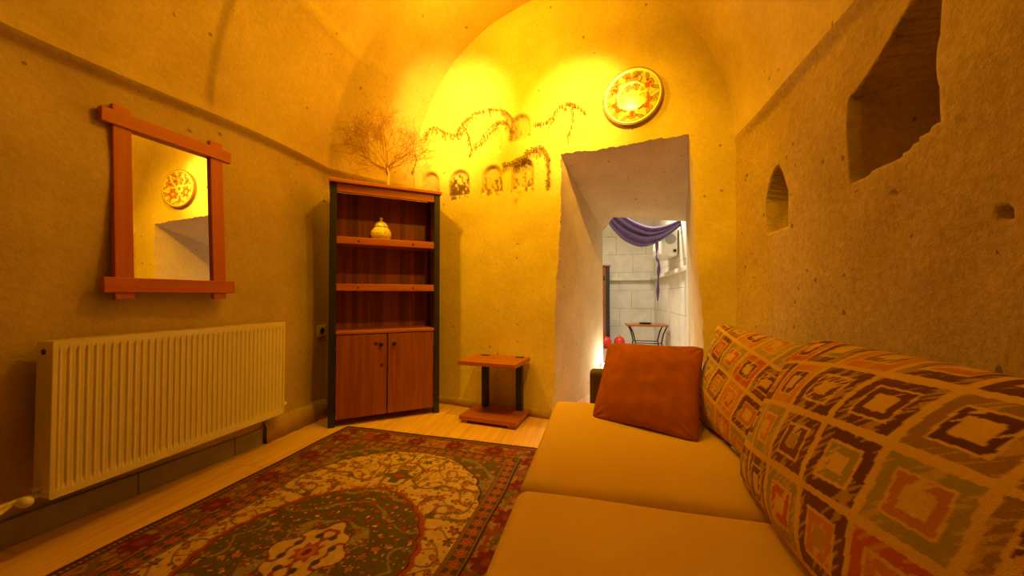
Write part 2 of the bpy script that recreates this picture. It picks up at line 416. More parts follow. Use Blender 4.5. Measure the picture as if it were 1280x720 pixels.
door_path, (nL, nT) = back_wall()
YF = 4.12
def passage():
    n = len(door_path)
    far = []
    xl, xr = .03, .885
    ztl, ztr = 1.86, 1.76
    for i in range(n):
        if i < nL: k = i/(nL-1); p = (xl, YF, k*1.70)
        elif i < nL+nT:
            k = (i-nL+1)/nT
            x = xl+(xr-xl)*k; z = 1.70+(ztl+(ztr-ztl)*k-1.70)*smooth(np.array(k), 0, .16)
            z = float(z)
            p = (x, YF, z)
        else:
            k = (i-nL-nT+1)/(n-nL-nT); p = (xr+.03*k, YF, (1-k)*1.76)
        far.append(p)
    far = np.array(far); m = 60
    V = np.zeros((n, m, 3))
    sm = door_path.copy()
    for (a0, a1) in ((0, nL), (nL-1, nL+nT), (nL+nT-1, n)):
        seg = sm[a0:a1].copy()
        for _ in range(900): seg[1:-1] = (seg[:-2]+seg[2:])/2
        sm[a0:a1] = seg
    for j in range(m):
        t = j/(m-1); e = float(smooth(np.array(t), 0, .10))
        V[:, j] = (door_path*(1-e)+sm*e)*(1-t)+far*t
    am = .018*np.sin(np.linspace(0, PI, m))[None, :]
    d = wn(V, 5, 17)*am+.003*wn(V, 22, 7)
    c = V.mean(0, keepdims=True); dirn = V-c; dirn[..., 1] = 0; dirn /= np.linalg.norm(dirn, axis=-1, keepdims=True)+1e-6
    d[:, 0] = 0
    V = V+dirn*d[..., None]
    V[0, :, 2] = 0; V[-1, :, 2] = 0
    V = V[:, ::-1]
    grid_obj('wall_passage', V, M_pass, kind='structure')
passage()

def quad_bm(pts):
    bm = bmesh.new(); bm.faces.new([bm.verts.new(p) for p in pts]); return bm
obj('wall_front', bx(-2.3, 1.1, -2.75, -2.6, 0, 3.6), M_left, kind='structure')
# floor: joint bed with planks as parts
fl = obj('floor', bx(-2.45, 1.2, -2.7, 4.12, -.06, -.004), M_grout, kind='structure')
random.seed(4)
pm = {}
pw, pl = .30, 1.2
x = -2.45
k = 0
while x < 1.19:
    off = (k*.43) % pl; y = -.3-off
    while y < 4.12:
        y1 = min(y+pl, 4.12); y0 = max(y, -.3)
        if y1-y0 > .02:
            x1 = min(x+pw, 1.2)
            key = (round(x1-x, 3), round(y1-y0, 3))
            if key not in pm:
                bm = bx(.001, key[0]-.001, .001, key[1]-.001, -.012, 0)
                me = bpy.data.meshes.new('plank'); bmesh.ops.recalc_face_normals(bm, faces=bm.faces); bm.to_mesh(me); bm.free(); me.materials.append(M_plank); pm[key] = me
            o = bpy.data.objects.new('plank', pm[key]); C.objects.link(o); o.parent = fl; o.location = (x, y0, 0)
        y += pl
    x += pw; k += 1
# skirtings
def bow(bm):
    for v in bm.verts: v.co.x -= .085*float(smooth(np.array(1.9-v.co.y), 0, 1.2))
    return bm
bm = bmesh.new()
for i in range(12): box(bm, -2.24, -2.168, -.5+i*.2025, -.5+(i+1)*.2025, 0, .10)
bmesh.ops.remove_doubles(bm, verts=bm.verts, dist=1e-4)
bb = obj('baseboard_left', bow(bm), M_grout, kind='structure')
for i in range(6):
    y0 = -.5+i*.45; y1 = min(y0+.446, 1.93)
    obj('tile', bow(bx(-2.19, -2.160, y0, y1, 0, .105)), M_gray, bb, bevel=.002)
def plinth(name, p0, p1, th, h, inward):
    p0 = Vector(p0); p1 = Vector(p1); n = 40; V = np.zeros((5, n, 3))
    for j in range(n):
        t = j/(n-1); p = p0.lerp(p1, t); q = np.array(p)
        prof = [(-.03, 0), (th, 0), (th*.95, h*.75), (th*.5, h), (-.03, h*1.05)]
        for i, (d, z) in enumerate(prof):
            V[i, j] = q+np.array(inward)*(d+(.004*math.sin(j*.7+i) if 0 < i < 4 else 0)); V[i, j, 2] = z+(.004*math.sin(j*.43) if i > 1 else 0)
    grid_obj(name, V, M_plinth, kind='structure')
plinth('trim_1', (-2.19, 1.94, 0), (-2.19, 2.50, 0), .05, .14, (1, 0, 0))
a = P0+E*(-1.40); b = P0+E*(uLb-.01)
plinth('baseboard_back', a, b, .03, .065, tuple(-NW))

# ------------------------------------------------------------------ far room
obj('wall_far_room_left', bx(-1.7, -1.6, 4.2, 7.7, 0, 3), M_cream, kind='structure')
fw = obj('wall_far_room_back', bx(-1.7, 1.3, 7.58, 7.7, 0, 3), M_cream, kind='structure')
fr = obj('wall_far_room_right', bx(1.06, 1.2, 4.0, 7.7, 0, 3), M_cream, kind='structure')
obj('ceiling_far_room', bx(-1.7, 1.2, 4.13, 7.7, 3, 3.1), M_cream, kind='structure')
obj('floor_far_room', bx(-1.7, 1.2, 4.125, 7.7, -.06, 0), M_farfloor, kind='structure')
bm = bmesh.new(); box(bm, -1.7, .03, 4.13, 4.22, 0, 3); box(bm, .905, 1.06, 4.13, 4.22, 0, 3); box(bm, .03, .905, 4.13, 4.22, 1.90, 3)
obj('wall_far_room_front', bm, M_cream, kind='structure')
random.seed(9)
for r in range(8):       # stone courses of the two seen walls
    z0 = r*.36; z1 = z0+.357
    x = -.55-.3*(r % 2)
    while x < 1.04:
        wd = .56+.1*random.random(); x1 = min(x+wd, 1.045)
        if x1-x > .05: obj('stone_block', bx(x, x1-.004, 7.545+random.random()*.003, 7.59, z0, z1), M_cream, fw, bevel=.003, seg=1)
        x = x1
    y = 4.3-.25*(r % 2)
    while y < 7.54:
        wd = .56+.1*random.random(); y1 = min(y+wd, 7.54)
        if y1-y > .05: obj('stone_block', bx(1.04-random.random()*.003, 1.07, max(y, 4.23), y1-.004, z0, z1), M_cream, fr, bevel=.003, seg=1)
        y = y1
obj('trim_2', bx(.97, 1.045, 4.24, 7.53, 1.27, 1.33), M_cream, kind='structure', bevel=.01)
obj('trim_3', bx(-1.2, .96, 7.44, 7.54, 1.27, 1.33), M_cream, kind='structure', bevel=.01)

# ------------------------------------------------------------------ bookcase
BL = P(411, 535, 2.66); BR = P(549, 515, 3.02); BL.z = BR.z = 0
ang = math.atan2((BR-BL).y, (BR-BL).x)
W, D, H = .83, .27, 1.845
bc = thing('bookcase', 'tall pine bookcase with black posts, open shelves above two doors, standing in the corner', 'bookcase', BL, ang)
ps = .047
for (x, y) in ((0, 0), (W-ps, 0), (0, D-ps), (W-ps, D-ps)):
    obj('post', bx(x, x+ps, y, y+ps, 0, H-.02), M_post, bc, bevel=.004)
obj('top_board', bx(-.008, W+.012, -.02, D+.01, H-.02, H+.004), M_woodh, bc, bevel=.003)
obj('header_rail', bx(ps+.001, W-ps-.001, .004, .028, H-.085, H-.021), M_woodh, bc, bevel=.003)
obj('back_panel', bx(ps, W-ps, D-.02, D-.006, .05, H-.03), M_backp, bc)
for s in (0, 1):
    x = .012 if s == 0 else W-.03
    obj('side_panel', bx(x, x+.018, ps+.001, D-ps-.001, .05, H-.03), M_wood, bc)
for z in (1.375, 1.018):
    o = obj('shelf', bx(ps+.001, W-ps-.001, .030, D-.022, z, z+.022), M_woodh, bc, bevel=.002)
    l = obj('shelf_lip', bx(ps+.001, W-ps-.001, .004, .029, z-.005, z+.048), M_woodh, o, bevel=.003)
    for x in (.2, W-.22):
        bm = bmesh.new(); cyl(bm, (x, .0045, z+.02), (x, .001, z+.02), .0065); obj('screw', bm, M_dark, o)
o = obj('cabinet_top', bx(ps+.001, W-ps-.001, -.006, D-.022, .685, .708), M_woodh, bc, bevel=.003)
obj('bottom_board', bx(ps+.001, W-ps-.001, .03, D-.022, .055, .075), M_woodh, bc)
dw = (W-2*ps)/2
for s in (0, 1):
    x0 = ps+.004+s*dw; x1 = x0+dw-.008
    d = obj('door', bx(x0, x1, -.002, .018, .055, .678), M_wood, bc, bevel=.003)
    kx = x1-.045 if s == 0 else x0+.045
    bm = bmesh.new(); lathe(bm, [(.001, .0), (.008, .001), (.007, .012), (.016, .018), (.017, .026), (.010, .032), (.001, .033)], 16)
    for v in bm.verts: v.co = Vector((v.co.x+kx, -.002-v.co.z, v.co.y+.60))
    obj('knob', bm, M_dark, d, smooth=True)
    hx = x0-.004 if s == 0 else x1+.004
    for hz in (.16, .56):
        bm = bmesh.new(); cyl(bm, (hx, -.005, hz-.03), (hx, -.005, hz+.03), .005); obj('hinge', bm, M_dark, d, smooth=True)
bcM = bc.matrix_basis if False else Matrix.Translation(BL) @ Matrix.Rotation(ang, 4, 'Z')
# ---- ginger jar on top shelf
jp = bcM @ Vector((.375, .13, 1.398))
jar = thing('ginger_jar', 'small patterned pale ceramic ginger jar with domed lid on the top shelf', 'jar', jp)
def lathe_grid(prof, seg, colf):
    prof = np.array(prof); n = len(prof)
    t = np.linspace(0, n-1, (n-1)*8+1); rr = np.interp(t, range(n), prof[:, 0]); zz = np.interp(t, range(n), prof[:, 1])
    k = np.array([.25, .5, .25])
    for _ in range(4):
        rr[1:-1] = np.convolve(rr, k, 'valid'); zz[1:-1] = np.convolve(zz, k, 'valid')
    th = np.linspace(0, 2*PI, seg+1)
    V = np.stack([rr[:, None]*np.cos(th), rr[:, None]*np.sin(th), np.repeat(zz[:, None], seg+1, 1)], -1)
    return V, colf(V, th[None, :]+0*rr[:, None], zz[:, None]+0*th)
def jarcol(V, th, z):
    c = np.zeros(V.shape)+np.array((.82, .70, .40))
    q = V; a = np.abs(wn(q, 260, 3)); b = wn(q, 190, 22)
    c[(a < .10)] = (.45, .30, .09); c[b > 1.0] = (.60, .32, .08); c[b < -1.1] = (.40, .38, .16)
    return c
V, c = lathe_grid([(.001, 0), (.044, 0), (.050, .008), (.068, .030), (.080, .060), (.082, .085), (.073, .112), (.056, .132), (.048, .138), (.040, .138)], 96, jarcol)
grid_obj('body', V, M_ceram, jar, cols=c)
V, c = lathe_grid([(.040, .136), (.058, .137), (.057, .144), (.049, .160), (.036, .175), (.020, .184), (.010, .190), (.009, .197), (.014, .206), (.010, .216), (.001, .219)], 96, jarcol)
grid_obj('lid', V, M_ceram, jar, cols=c)

# ---- dried branches on top of the bookcase
bp_ = bcM @ Vector((.44, .15, H+.004))
random.seed(21)
br = bmesh.new()
def branch(p, d, ln, r, lev):
    pts = [p.copy()]; rad = [r]; n = 7
    for i in range(n):
        d = (d+Vector((random.gauss(0, .17), random.gauss(0, .10), random.gauss(0, .14)))).normalized()
        p = p+d*(ln/n); pts.append(p.copy()); rad.append(max(.0006, r*(1-.75*(i+1)/n)))
        if lev < 4 and i > 0 and random.random() < (.95 if lev < 3 else .65):
            s = random.choice((-1, 1))
            nd = (d+Vector((s*random.uniform(.4, 1.1), random.uniform(-.45, .2), random.uniform(-.35, .6)))).normalized()
            branch(p.copy(), nd, ln*random.uniform(.42, .72), max(.0007, rad[-1]*.7), lev+1)
    tube(br, pts, rad, 4 if lev > 1 else 6)
M_twig = plain('dry_twig', (.33, .15, .045), .8, var=.2, vscale=20)
M_stem = plain('pale_stem', (.72, .58, .34), .8)
sb_ = bmesh.new(); tube(sb_, [(0, 0, 0), (-.01, .0, .07), (-.004, 0, .14), (-.02, 0, .20)], [.010, .008, .007, .005], 8)
root = thing('dried_branches', 'spreading bunch of thin bare curly twigs standing on top of the bookcase', 'branches', bp_)
obj('stem', sb_, M_stem, root, smooth=True)
right_dir = Vector((CY, SY, 0))
for k in range(13):
    a_ = math.radians(-72+k*12+random.uniform(-5, 5))
    d = (right_dir*math.sin(a_)+Vector((0, 0, 1))*max(.25, math.cos(a_))+Vector((.0, -.22, 0))*random.random()).normalized()
    branch(Vector((-.02, 0, .12+.06*random.random())), d, random.uniform(.24, .36), .0026, 1 if k % 3 else 1)
# keep twigs inside the picture of the bush
for v in br.verts:
    q = v.co
    if q.z > .12: q.z = .12+(q.z-.12)*1.55
    lim = .50
    if q.length > lim: q *= (lim+(q.length-lim)*.45)/q.length
    wp = q+bp_
    dd = (wp-P0).dot(NW)
    if dd > -.02: q -= NW*(dd+.02)
    # chamfered corner
    cn = Vector((-.615, .413, 0)).normalized(); cn = Vector((-.8177, .5757, 0))
    cd = (q+bp_-Vector((-1.752, 3.135, 0))).dot(cn)
    if cd > -.03: q -= cn*(cd+.03)
    lx = (q+bp_).x+2.13
    if lx < 0: q.x -= lx
    if q.z < .012: q.z = .012+abs(q.z)*.1
    v.co = q
obj('twigs', br, M_twig, root, smooth=True, kind='stuff')

# ------------------------------------------------------------------ vines on the back wall
M_vine = plain('dry_vine', (.26, .16, .05), .85, var=.3, vscale=30)
M_leaf = plain('vine_leaf', (.22, .15, .04), .8, var=.4, vscale=25)
def vine(label, px_pts, density=1.0, drop=0.6, seed=1, size=1.0):
    random.seed(seed)
    # smooth path
    pts = []
    for i in range(len(px_pts)-1):
        p0 = px_pts[max(i-1, 0)]; p1 = px_pts[i]; p2 = px_pts[i+1]; p3 = px_pts[min(i+2, len(px_pts)-1)]
        for k in range(6):
            t = k/6
            q = [.5*(2*p1[c]+(p2[c]-p0[c])*t+(2*p0[c]-5*p1[c]+4*p2[c]-p3[c])*t*t+(3*p1[c]-p0[c]-3*p2[c]+p3[c])*t**3) for c in (0, 1)]
            pts.append(q)
    pts.append(px_pts[-1])
    W3 = [bw(x+random.uniform(-.4, .4), y+random.uniform(-.4, .4), .010+random.random()*.006) for x, y in pts]
    org = W3[0].copy()
    t_ = thing('vine_garland', label, 'vine', org, 0, None)
    bm = bmesh.new(); tube(bm, [p-org for p in W3], .0013, 5); obj('stem', bm, M_vine, t_)
    lf = bmesh.new()
    def leaf(p, ang_, s):
        d = E*math.sin(ang_)-Vector((0, 0, 1))*math.cos(ang_); sd = E*math.cos(ang_)+Vector((0, 0, 1))*math.sin(ang_)
        f = -NW
        c_ = [p, p+d*s*.35+sd*s*.28+f*.003, p+d*s+f*.006, p+d*s*.35-sd*s*.28+f*.003]
        up = [lf.verts.new(q) for q in c_]; dn = [lf.verts.new(q-f*.0012) for q in c_]
        lf.faces.new(up); lf.faces.new(dn[::-1])
        for i in range(4): lf.faces.new((up[i], dn[i], dn[(i+1) % 4], up[(i+1) % 4]))
    for i in range(len(W3)-1):
        n = max(1, int(round((W3[i+1]-W3[i]).length/.015*density)))
        for k in range(n):
            p = W3[i].lerp(W3[i+1], random.random())-org
            leaf(p, random.gauss(0, .7), random.uniform(.017, .034)*size)
            if random.random() < drop*.55:
                q = p.copy()
                for s in range(random.randint(1, 4)):
                    q = q+Vector((0, 0, -.017))+E*random.gauss(0, .004)
                    leaf(q, random.gauss(0, .9), random.uniform(.012, .026)*size)
    obj('leaves', lf, M_leaf, t_, kind='stuff')
vine('thin vine arching from the twigs towards the brightest patch of wall', [(531, 172), (536, 160), (545, 157), (555, 162), (565, 166), (577, 164), (583, 158)], 1.0, .7, 2, .9)
vine('long leafy vine arching over the upper blank niches above the bookcase', [(572, 162), (580, 150), (592, 141), (607, 135), (622, 134), (635, 139), (642, 149), (641, 160), (640, 172)], 1.5, .8, 3, .9)
vine('short hanging vine strand below the left foot of the big vine arch', [(584, 162), (586, 172), (589, 182), (588, 194)], 1.2, .3, 4, .9)
vine('inner vine arch nested under the big leafy vine arch', [(592, 180), (600, 175), (607, 165), (616, 156), (625, 149), (634, 151), (640, 160)], 1.3, .6, 5, .9)
vine('curling vine drooping over the right pair of small dark niches', [(629, 203), (640, 201), (652, 195), (664, 187), (676, 182), (684, 188), (687, 200), (686, 215), (687, 232)], 1.6, .7, 6, 1.1)
vine('thin pale vine nearest the round plate with long hanging strands', [(668, 153), (680, 151), (690, 146), (697, 134), (708, 127), (718, 127), (727, 133), (733, 139)], 1.3, .8, 7, .9)
vine('faint dangling vine strand between round plate and doorway corner', [(716, 128), (718, 142), (716, 155), (711, 168)], .9, .2, 8, .8)
vine('small vine tuft hanging just right of the spreading twigs', [(519, 190), (520, 200), (517, 210), (515, 216)], 1.1, .2, 9, .8)

# ------------------------------------------------------------------ decorated plate on wall
pc = bw(792, 120, .012)
R = .208
def plate():
    # local: X = E, Y = -NW (towards the room), Z up
    M = Matrix(((-E.x, -NW.x, 0, pc.x), (-E.y, -NW.y, 0, pc.y), (0, 0, 1, pc.z), (0, 0, 0, 1)))
    t_ = thing('wall_plate', 'round painted ceramic plate with floral pattern hung above the doorway', 'plate', (0, 0, 0)); t_.matrix_world = M
    nr, na = 110, 361
    r = np.linspace(0.001, 1, nr); th = np.linspace(0, 2*PI, na)
    Rr, Th = np.meshgrid(r, th, indexing='ij')
    h = .006+.020*smooth(Rr, .45, .98)-.010*smooth(Rr, .965, 1)
    x = Rr*R*np.cos(Th); zz = Rr*R*np.sin(Th)
    V = np.stack([x, h, zz], -1)
    c = np.zeros(V.shape)+np.array((.86, .70, .34))
    ink = np.array((.16, .07, .02)); red = np.array((.58, .13, .03)); och = np.array((.66, .36, .08)); grn = np.array((.36, .33, .10))
    X, Y = Rr*np.cos(Th), Rr*np.sin(Th)
    def blob(cx, cy, a, rx, ry, col, lobes=0, edge=True):
        ca, sa = math.cos(a), math.sin(a); u = (X-cx)*ca+(Y-cy)*sa; v = -(X-cx)*sa+(Y-cy)*ca
        q = np.sqrt((u/rx)**2+(v/ry)**2); an = np.arctan2(v/ry, u/rx)
        q = q*(1+.18*np.cos(lobes*an)) if lobes else q
        c[q < 1] = col
        if edge: c[(q > 1) & (q < 1+.016/min(rx, ry))] = ink
    for k in range(6):
        a = PI/2+k*PI/3
        if k % 2 == 0:
            blob(.50*math.cos(a), .50*math.sin(a), a, .19, .24, red if k != 0 else och, 5); blob(.47*math.cos(a), .47*math.sin(a), a, .09, .10, (.86, .62, .25), 3)
            for s in (-1, 1): blob(.78*math.cos(a+s*.16), .78*math.sin(a+s*.16), a+s*.5, .10, .05, och)
        else:
            blob(.62*math.cos(a), .62*math.sin(a), a, .20, .10, och, 3); blob(.62*math.cos(a), .62*math.sin(a), a, .10, .04, red)
        for s in (-1, 1):
            blob(.80*math.cos(a+s*.33), .80*math.sin(a+s*.33), a+s*1.0, .13, .045, grn)
            blob(.40*math.cos(a+s*.52), .40*math.sin(a+s*.52), a+s*.8, .11, .035, grn)
    blob(0, 0, PI/2, .2, .2, (.86, .72, .34), 6); blob(0, 0, 0, .07, .07, red, 5)
    v3 = np.stack([X, Y, 0*X], -1); line = np.abs(wn(v3, 11, 5)) < .035
    c[line & (Rr < .88)] = ink*1.3
    c[(Rr > .885) & (Rr < .90)] = ink; c[(Rr > .90)] = (.84, .68, .34)
    c[(Rr > .955)] = (.40, .20, .06)
    grid_obj('painted_face', V, M_ceram, t_, cols=c)
    bm = bmesh.new(); tube(bm, [(R*math.cos(a), .018, R*math.sin(a)) for a in np.linspace(0, 2*PI, 97)], .0045, 8)
    obj('rim', bm, plain('plate_rim', (.35, .18, .06), .25), t_, smooth=True)
    bm = bmesh.new(); lathe(bm, [(.08, 0), (.10, .001), (.20, .017), (.205, .019), (.199, .018), (.19, .010), (.10, -.002), (.001, -.002)], 48)
    for v in bm.verts: v.co = Vector((v.co.x, v.co.z-.004, v.co.y))
    obj('back_shell', bm, M_glaze, t_, smooth=True)
plate()

# ------------------------------------------------------------------ mirror on left wall
mr = thing('wall_mirror', 'rectangular mirror in a reddish wood frame with crossed overlapping corners on left wall', 'mirror', (-2.158, 1.392, 1.41))
mr.rotation_euler = (0, math.radians(-3.4), math.radians(-2.6))
hw, hh, b_ = .172, .352, .068
obj('glass', bx(.004, .010, -hw-.01, hw+.01, -hh-.01, hh+.01), M_mirror, mr)
for s in (-1, 1):
    y0, y1 = (hw, hw+b_) if s > 0 else (-hw-b_, -hw)
    obj('upright', bx(.0, .026, y0, y1, -hh-b_-.032, hh+b_+.032), M_framev, mr, bevel=.003)
    z0, z1 = (hh, hh+b_) if s > 0 else (-hh-b_, -hh)
    obj('crossbar', bx(.006, .036, -hw-b_-.042, hw+b_+.042, z0, z1), M_frame, mr, bevel=.003)

# ------------------------------------------------------------------ radiator
rd = thing('radiator', 'long cream fluted panel radiator mounted low on left wall', 'radiator', (-2.045, .933, .2))
RL, RH = 1.047, .60
def rad_panel():
    pitch = RL/39.5; ny = 39*12+1
    ys = np.linspace(.012, RL-.012, ny); zs = np.concatenate([[.0], np.linspace(.02, .05, 8), np.linspace(.07, RH-.07, 12), np.linspace(RH-.05, RH-.02, 8), [RH]])
    Y, Z = np.meshgrid(ys, zs, indexing='ij')
    ph = (Y-.012)/(RL-.024)*39
    fr_ = ph-np.floor(ph); prof = smooth(np.abs(fr_-.5), .29, .44)     # 1 in groove
    m = smooth(Z, .018, .05)*(1-smooth(Z, RH-.05, RH-.018))
    X = (-.009*prof-.0015*(1-np.cos(fr_*2*PI)))*m
    V = np.stack([X, Y, Z], -1)
    return V
grid_obj('fluted_front', rad_panel(), M_rad, rd)
obj('rear_panel', bx(-.092, -.078, .01, RL-.01, .0, RH), M_rad, rd, bevel=.004)
for y0, nm in ((-.004, 0), (RL-.012, 1)):
    e = obj('end_panel', bx(-.095, .001, y0, y0+.016, .001, RH), M_rad, rd, bevel=.003)
    if nm == 0:
        bm = bmesh.new(); cyl(bm, (-.05, y0-.003, RH-.04), (-.05, y0+.002, RH-.04), .011, seg=16); obj('plug', bm, M_dark, e)
        bm = bmesh.new(); cyl(bm, (-.05, y0-.02, .04), (-.05, y0+.002, .04), .010, seg=16); obj('nipple', bm, M_plastic, e)
tp = bmesh.new()
box(tp, -.094, .0, 0, .006, RH-.006, RH); box(tp, -.012, .0, 0, RL, RH-.008, RH+.002)
for i in range(60): box(tp, -.088, -.012, .01+i*.0172, .01+i*.0172+.011, RH-.006, RH-.001)
obj('top_grille', tp, M_rad, rd)
obj('bottom_edge', bx(-.012, .001, 0, RL, -.004, .006), M_rad, rd)
# valve + pipe at near end
vp = P(44, 622, 1.36)
vl_ = thing('radiator_valve', 'cream knobbed radiator valve with pipe at the near lower end of radiator', 'valve', (-2.10, .90, .215))
bm = bmesh.new(); lathe(bm, [(.001, 0), (.012, .001), (.018, .012), (.020, .032), (.015, .046), (.001, .050)], 20)
for v in bm.verts: v.co = Vector((v.co.z+.005, v.co.x-.02, v.co.y))
obj('knob', bm, M_plastic, vl_, smooth=True)
bm = bmesh.new(); tube(bm, [(0, .03, 0), (0, -.02, 0), (-.01, -.10, -.004), (-.02, -.30, -.012), (-.02, -.8, -.02)], .011, 12); obj('pipe', bm, M_plastic, vl_, smooth=True)
bm = bmesh.new(); tube(bm, [(.0, -.03, -.0), (.01, -.10, -.035), (.01, -.8, -.05)], .008, 12); obj('pipe', bm, M_plastic, vl_, smooth=True)
vl2 = thing('radiator_valve', 'small round cream valve cap at the far lower end of radiator', 'valve', (-2.10, 1.985, .245))
bm = bmesh.new(); lathe(bm, [(.001, 0), (.012, .001), (.015, .012), (.015, .03), (.001, .036)], 16)
for v in bm.verts: v.co = Vector((v.co.z, v.co.x+.03, v.co.y))
obj('cap', bm, M_plastic, vl2, smooth=True)
bm = bmesh.new(); tube(bm, [(.0, -.01, 0), (0, .03, 0), (-.06, .035, -.03), (-.06, .035, -.08)], .008, 10); obj('pipe', bm, M_plastic, vl2, smooth=True)

# ------------------------------------------------------------------ wall socket
so = thing('wall_socket', 'small square power socket on left wall beside the bookcase', 'socket', (-2.165, 2.435, .695))
obj('plate', bx(-.03, .012, -.043, .043, -.043, .043), M_plastic, so, bevel=.004)
bm = bmesh.new(); lathe(bm, [(.028, 0), (.028, .003), (.024, .003), (.021, -.002), (.001, -.002)], 24)
for v in bm.verts: v.co = Vector((v.co.z+.012, v.co.x, v.co.y))
s_ = obj('socket_ring', bm, plain('socket_shade', (.45, .40, .32), .4), so, smooth=True)
for s in (-1, 1):
    bm = bmesh.new(); cyl(bm, (.0125, s*.010, 0), (.0135, s*.010, 0), .003, seg=10); obj('pin_hole', bm, M_dark, s_)

# ------------------------------------------------------------------ side table
SL = P(575, 527, 2.79); SR = P(645, 537, 2.625); SL.z = SR.z = 0
ang2 = math.atan2((SR-SL).y, (SR-SL).x)
st_ = thing('side_table', 'small low wooden side table on two black posts against the back wall', 'table', SL, ang2)
SW = .46; SD = .33
obj('base_board', bx(-.008, SW, 0, SD, .022, .056), M_woodh, st_, bevel=.004)
for x in (.01, SW-.07):
    obj('foot', bx(x, x+.05, .01, SD-.01, 0, .022), M_woodh, st_, bevel=.002)
for x in (.062, .365):
    p = obj('post', bx(x, x+.052, SD-.075, SD-.028, .056, .455), M_post, st_, bevel=.003)
    bm = bmesh.new(); box(bm, x-.006, x+.058, SD-.068, SD-.028, .4775, .483); obj('post_cap', bm, M_post, st_, bevel=.002)
obj('tabletop', bx(-.01, SW+.005, -.02, SD, .447, .4775), M_woodh, st_, bevel=.004)

# ------------------------------------------------------------------ rug
def rug_color(u, v):
    p = np.stack([np.abs(u), np.abs(v), 0*u], -1)
    p0 = np.stack([u, v, 0*u], -1)
    def hsh(i, j, k):
        a = np.sin(i*127.1+j*311.7+k*74.7)*43758.5453; return a-np.floor(a)
    cream = np.array((.80, .62, .34)); green = np.array((.17, .145, .055)); brown = np.array((.20, .085, .04))
    red = np.array((.46, .105, .04)); dred = np.array((.22, .035, .02)); tan = np.array((.52, .30, .13)); orange = np.array((.62, .27, .08)); dk = np.array((.075, .04, .022))
    U, Vv = np.abs(u), np.abs(v); HW, HL = .78, 1.15
    e = np.minimum(HW-U, HL-Vv)
    c = np.zeros(u.shape+(3,))+green
    def flowers(mask, cell, rmin, rmax, cols, seed, petals=5):
        gi, gj = np.floor(U/cell), np.floor(Vv/cell)
        for di in (-1, 0, 1):
            for dj in (-1, 0, 1):
                i, j = gi+di, gj+dj
                cx = (i+.2+.6*hsh(i, j, seed))*cell; cy = (j+.2+.6*hsh(i, j, seed+1))*cell
                rr = rmin+(rmax-rmin)*hsh(i, j, seed+2); dx, dy = U-cx, Vv-cy
                an = np.arctan2(dy, dx); st = .55+.9*hsh(i, j, seed+5); ro = hsh(i, j, seed+6)*3
                dx2 = dx*np.cos(ro)+dy*np.sin(ro); dy2 = (-dx*np.sin(ro)+dy*np.cos(ro))/st
                q = np.sqrt(dx2**2+dy2**2)/(rr*(1+.3*np.cos(petals*an+6*hsh(i, j, seed+3))))
                pick = (hsh(i, j, seed+4)*len(cols)).astype(int) % len(cols)
                cc = np.array(cols)[pick]
                m = mask & (q < 1); c[m] = cc[m]
                m = mask & (q >= 1) & (q < 1.28); c[m] = dk*1.4
                m = mask & (q < .38); c[m] = np.array(cols)[(pick+1) % len(cols)][m]
    def vines(mask, f, wd, col, o):
        m = mask & (np.abs(wn(p, f, o)) < wd); c[m] = col
    # field
    field = e > .268
    # cartouche outline (cream)
    tt = np.clip(Vv/.87, 0, 1)
    sc = .020*np.abs(np.sin(Vv*PI/.125))
    wc = np.where(Vv < .42, .53, .53*np.sqrt(np.clip(1-((Vv-.42)/.46)**2.3, 0, 1)))-.05*smooth(Vv, .42, .55)*(1-smooth(Vv, .8, .88))+sc
    cart = field & (U < wc) & (Vv < .885)
    vines(field, 26, .12, (.34, .29, .12), 1)
    flowers(field & ~cart, .075, .010, .019, [red, orange, tan], 3)
    c[cart] = cream
    ed = np.abs(U-wc); c[field & (ed < .006) & (Vv < .88)] = dk
    vines(cart, 42, .10, (.40, .19, .07), 6); vines(cart, 30, .06, (.26, .20, .08), 33)
    flowers(cart, .072, .009, .018, [red, orange, orange, tan, green], 11)
    flowers(cart, .043, .003, .006, [red, brown, orange], 17)
    # pendant
    pd = (U/.085+np.abs(Vv-.60)/.04) < 1.15; pd |= (U < .028) & (np.abs(Vv-.60) < .07)
    c[cart & pd] = green; pd2 = (U/.045+np.abs(Vv-.60)/.022) < 1; c[cart & pd2] = red
    # medallion
    rr = np.abs(Vv)/.46
    wm = .385*np.sqrt(np.clip(1-rr**1.7, 0, 1))*(1-.12*smooth(Vv, .28, .45))
    scal = .014*np.abs(np.sin(Vv*PI/.085))
    med_o = (U < wm+.030+scal) & (Vv < .485-.2*U)
    saw = .010*np.abs(((Vv*60+U*20) % 1)-.5)*2
    c[med_o & (U < wm+.026+scal+saw)] = red
    c[(np.abs(U-(wm+.006+scal)) < .003) & med_o] = dk
    med = (U < wm+scal*.8) & (Vv < .455)
    c[med] = green
    vines(med, 34, .10, (.40, .34, .14), 14)
    flowers(med, .062, .008, .015, [red, orange, tan, red], 23)
    flowers(med, .045, .003, .008, [cream, orange, cream], 29, 2)
    # star
    an = np.arctan2(Vv/1.2, U); ra = np.sqrt(U**2+(Vv/1.2)**2)
    rs = .118*(1+.22*np.abs(np.cos(2*an))**2+.10*np.cos(8*an))
    star = ra < rs; c[star] = cream; c[(ra >= rs) & (ra < rs+.006)] = dred
    vines(star, 55, .16, red*.8, 19); c[star & (ra < .045*(1+.2*np.cos(8*an)))] = red; c[ra < .03] = orange; c[ra < .016] = dred
    for k in range(4):
        a_ = PI/8+k*PI/4; dd = np.sqrt((U-.082*math.cos(a_))**2+(Vv/1.2-.082*math.sin(a_))**2); c[dd < .014] = green*.6
    # borders
    tang = np.where(HW-U < HL-Vv, Vv, U)
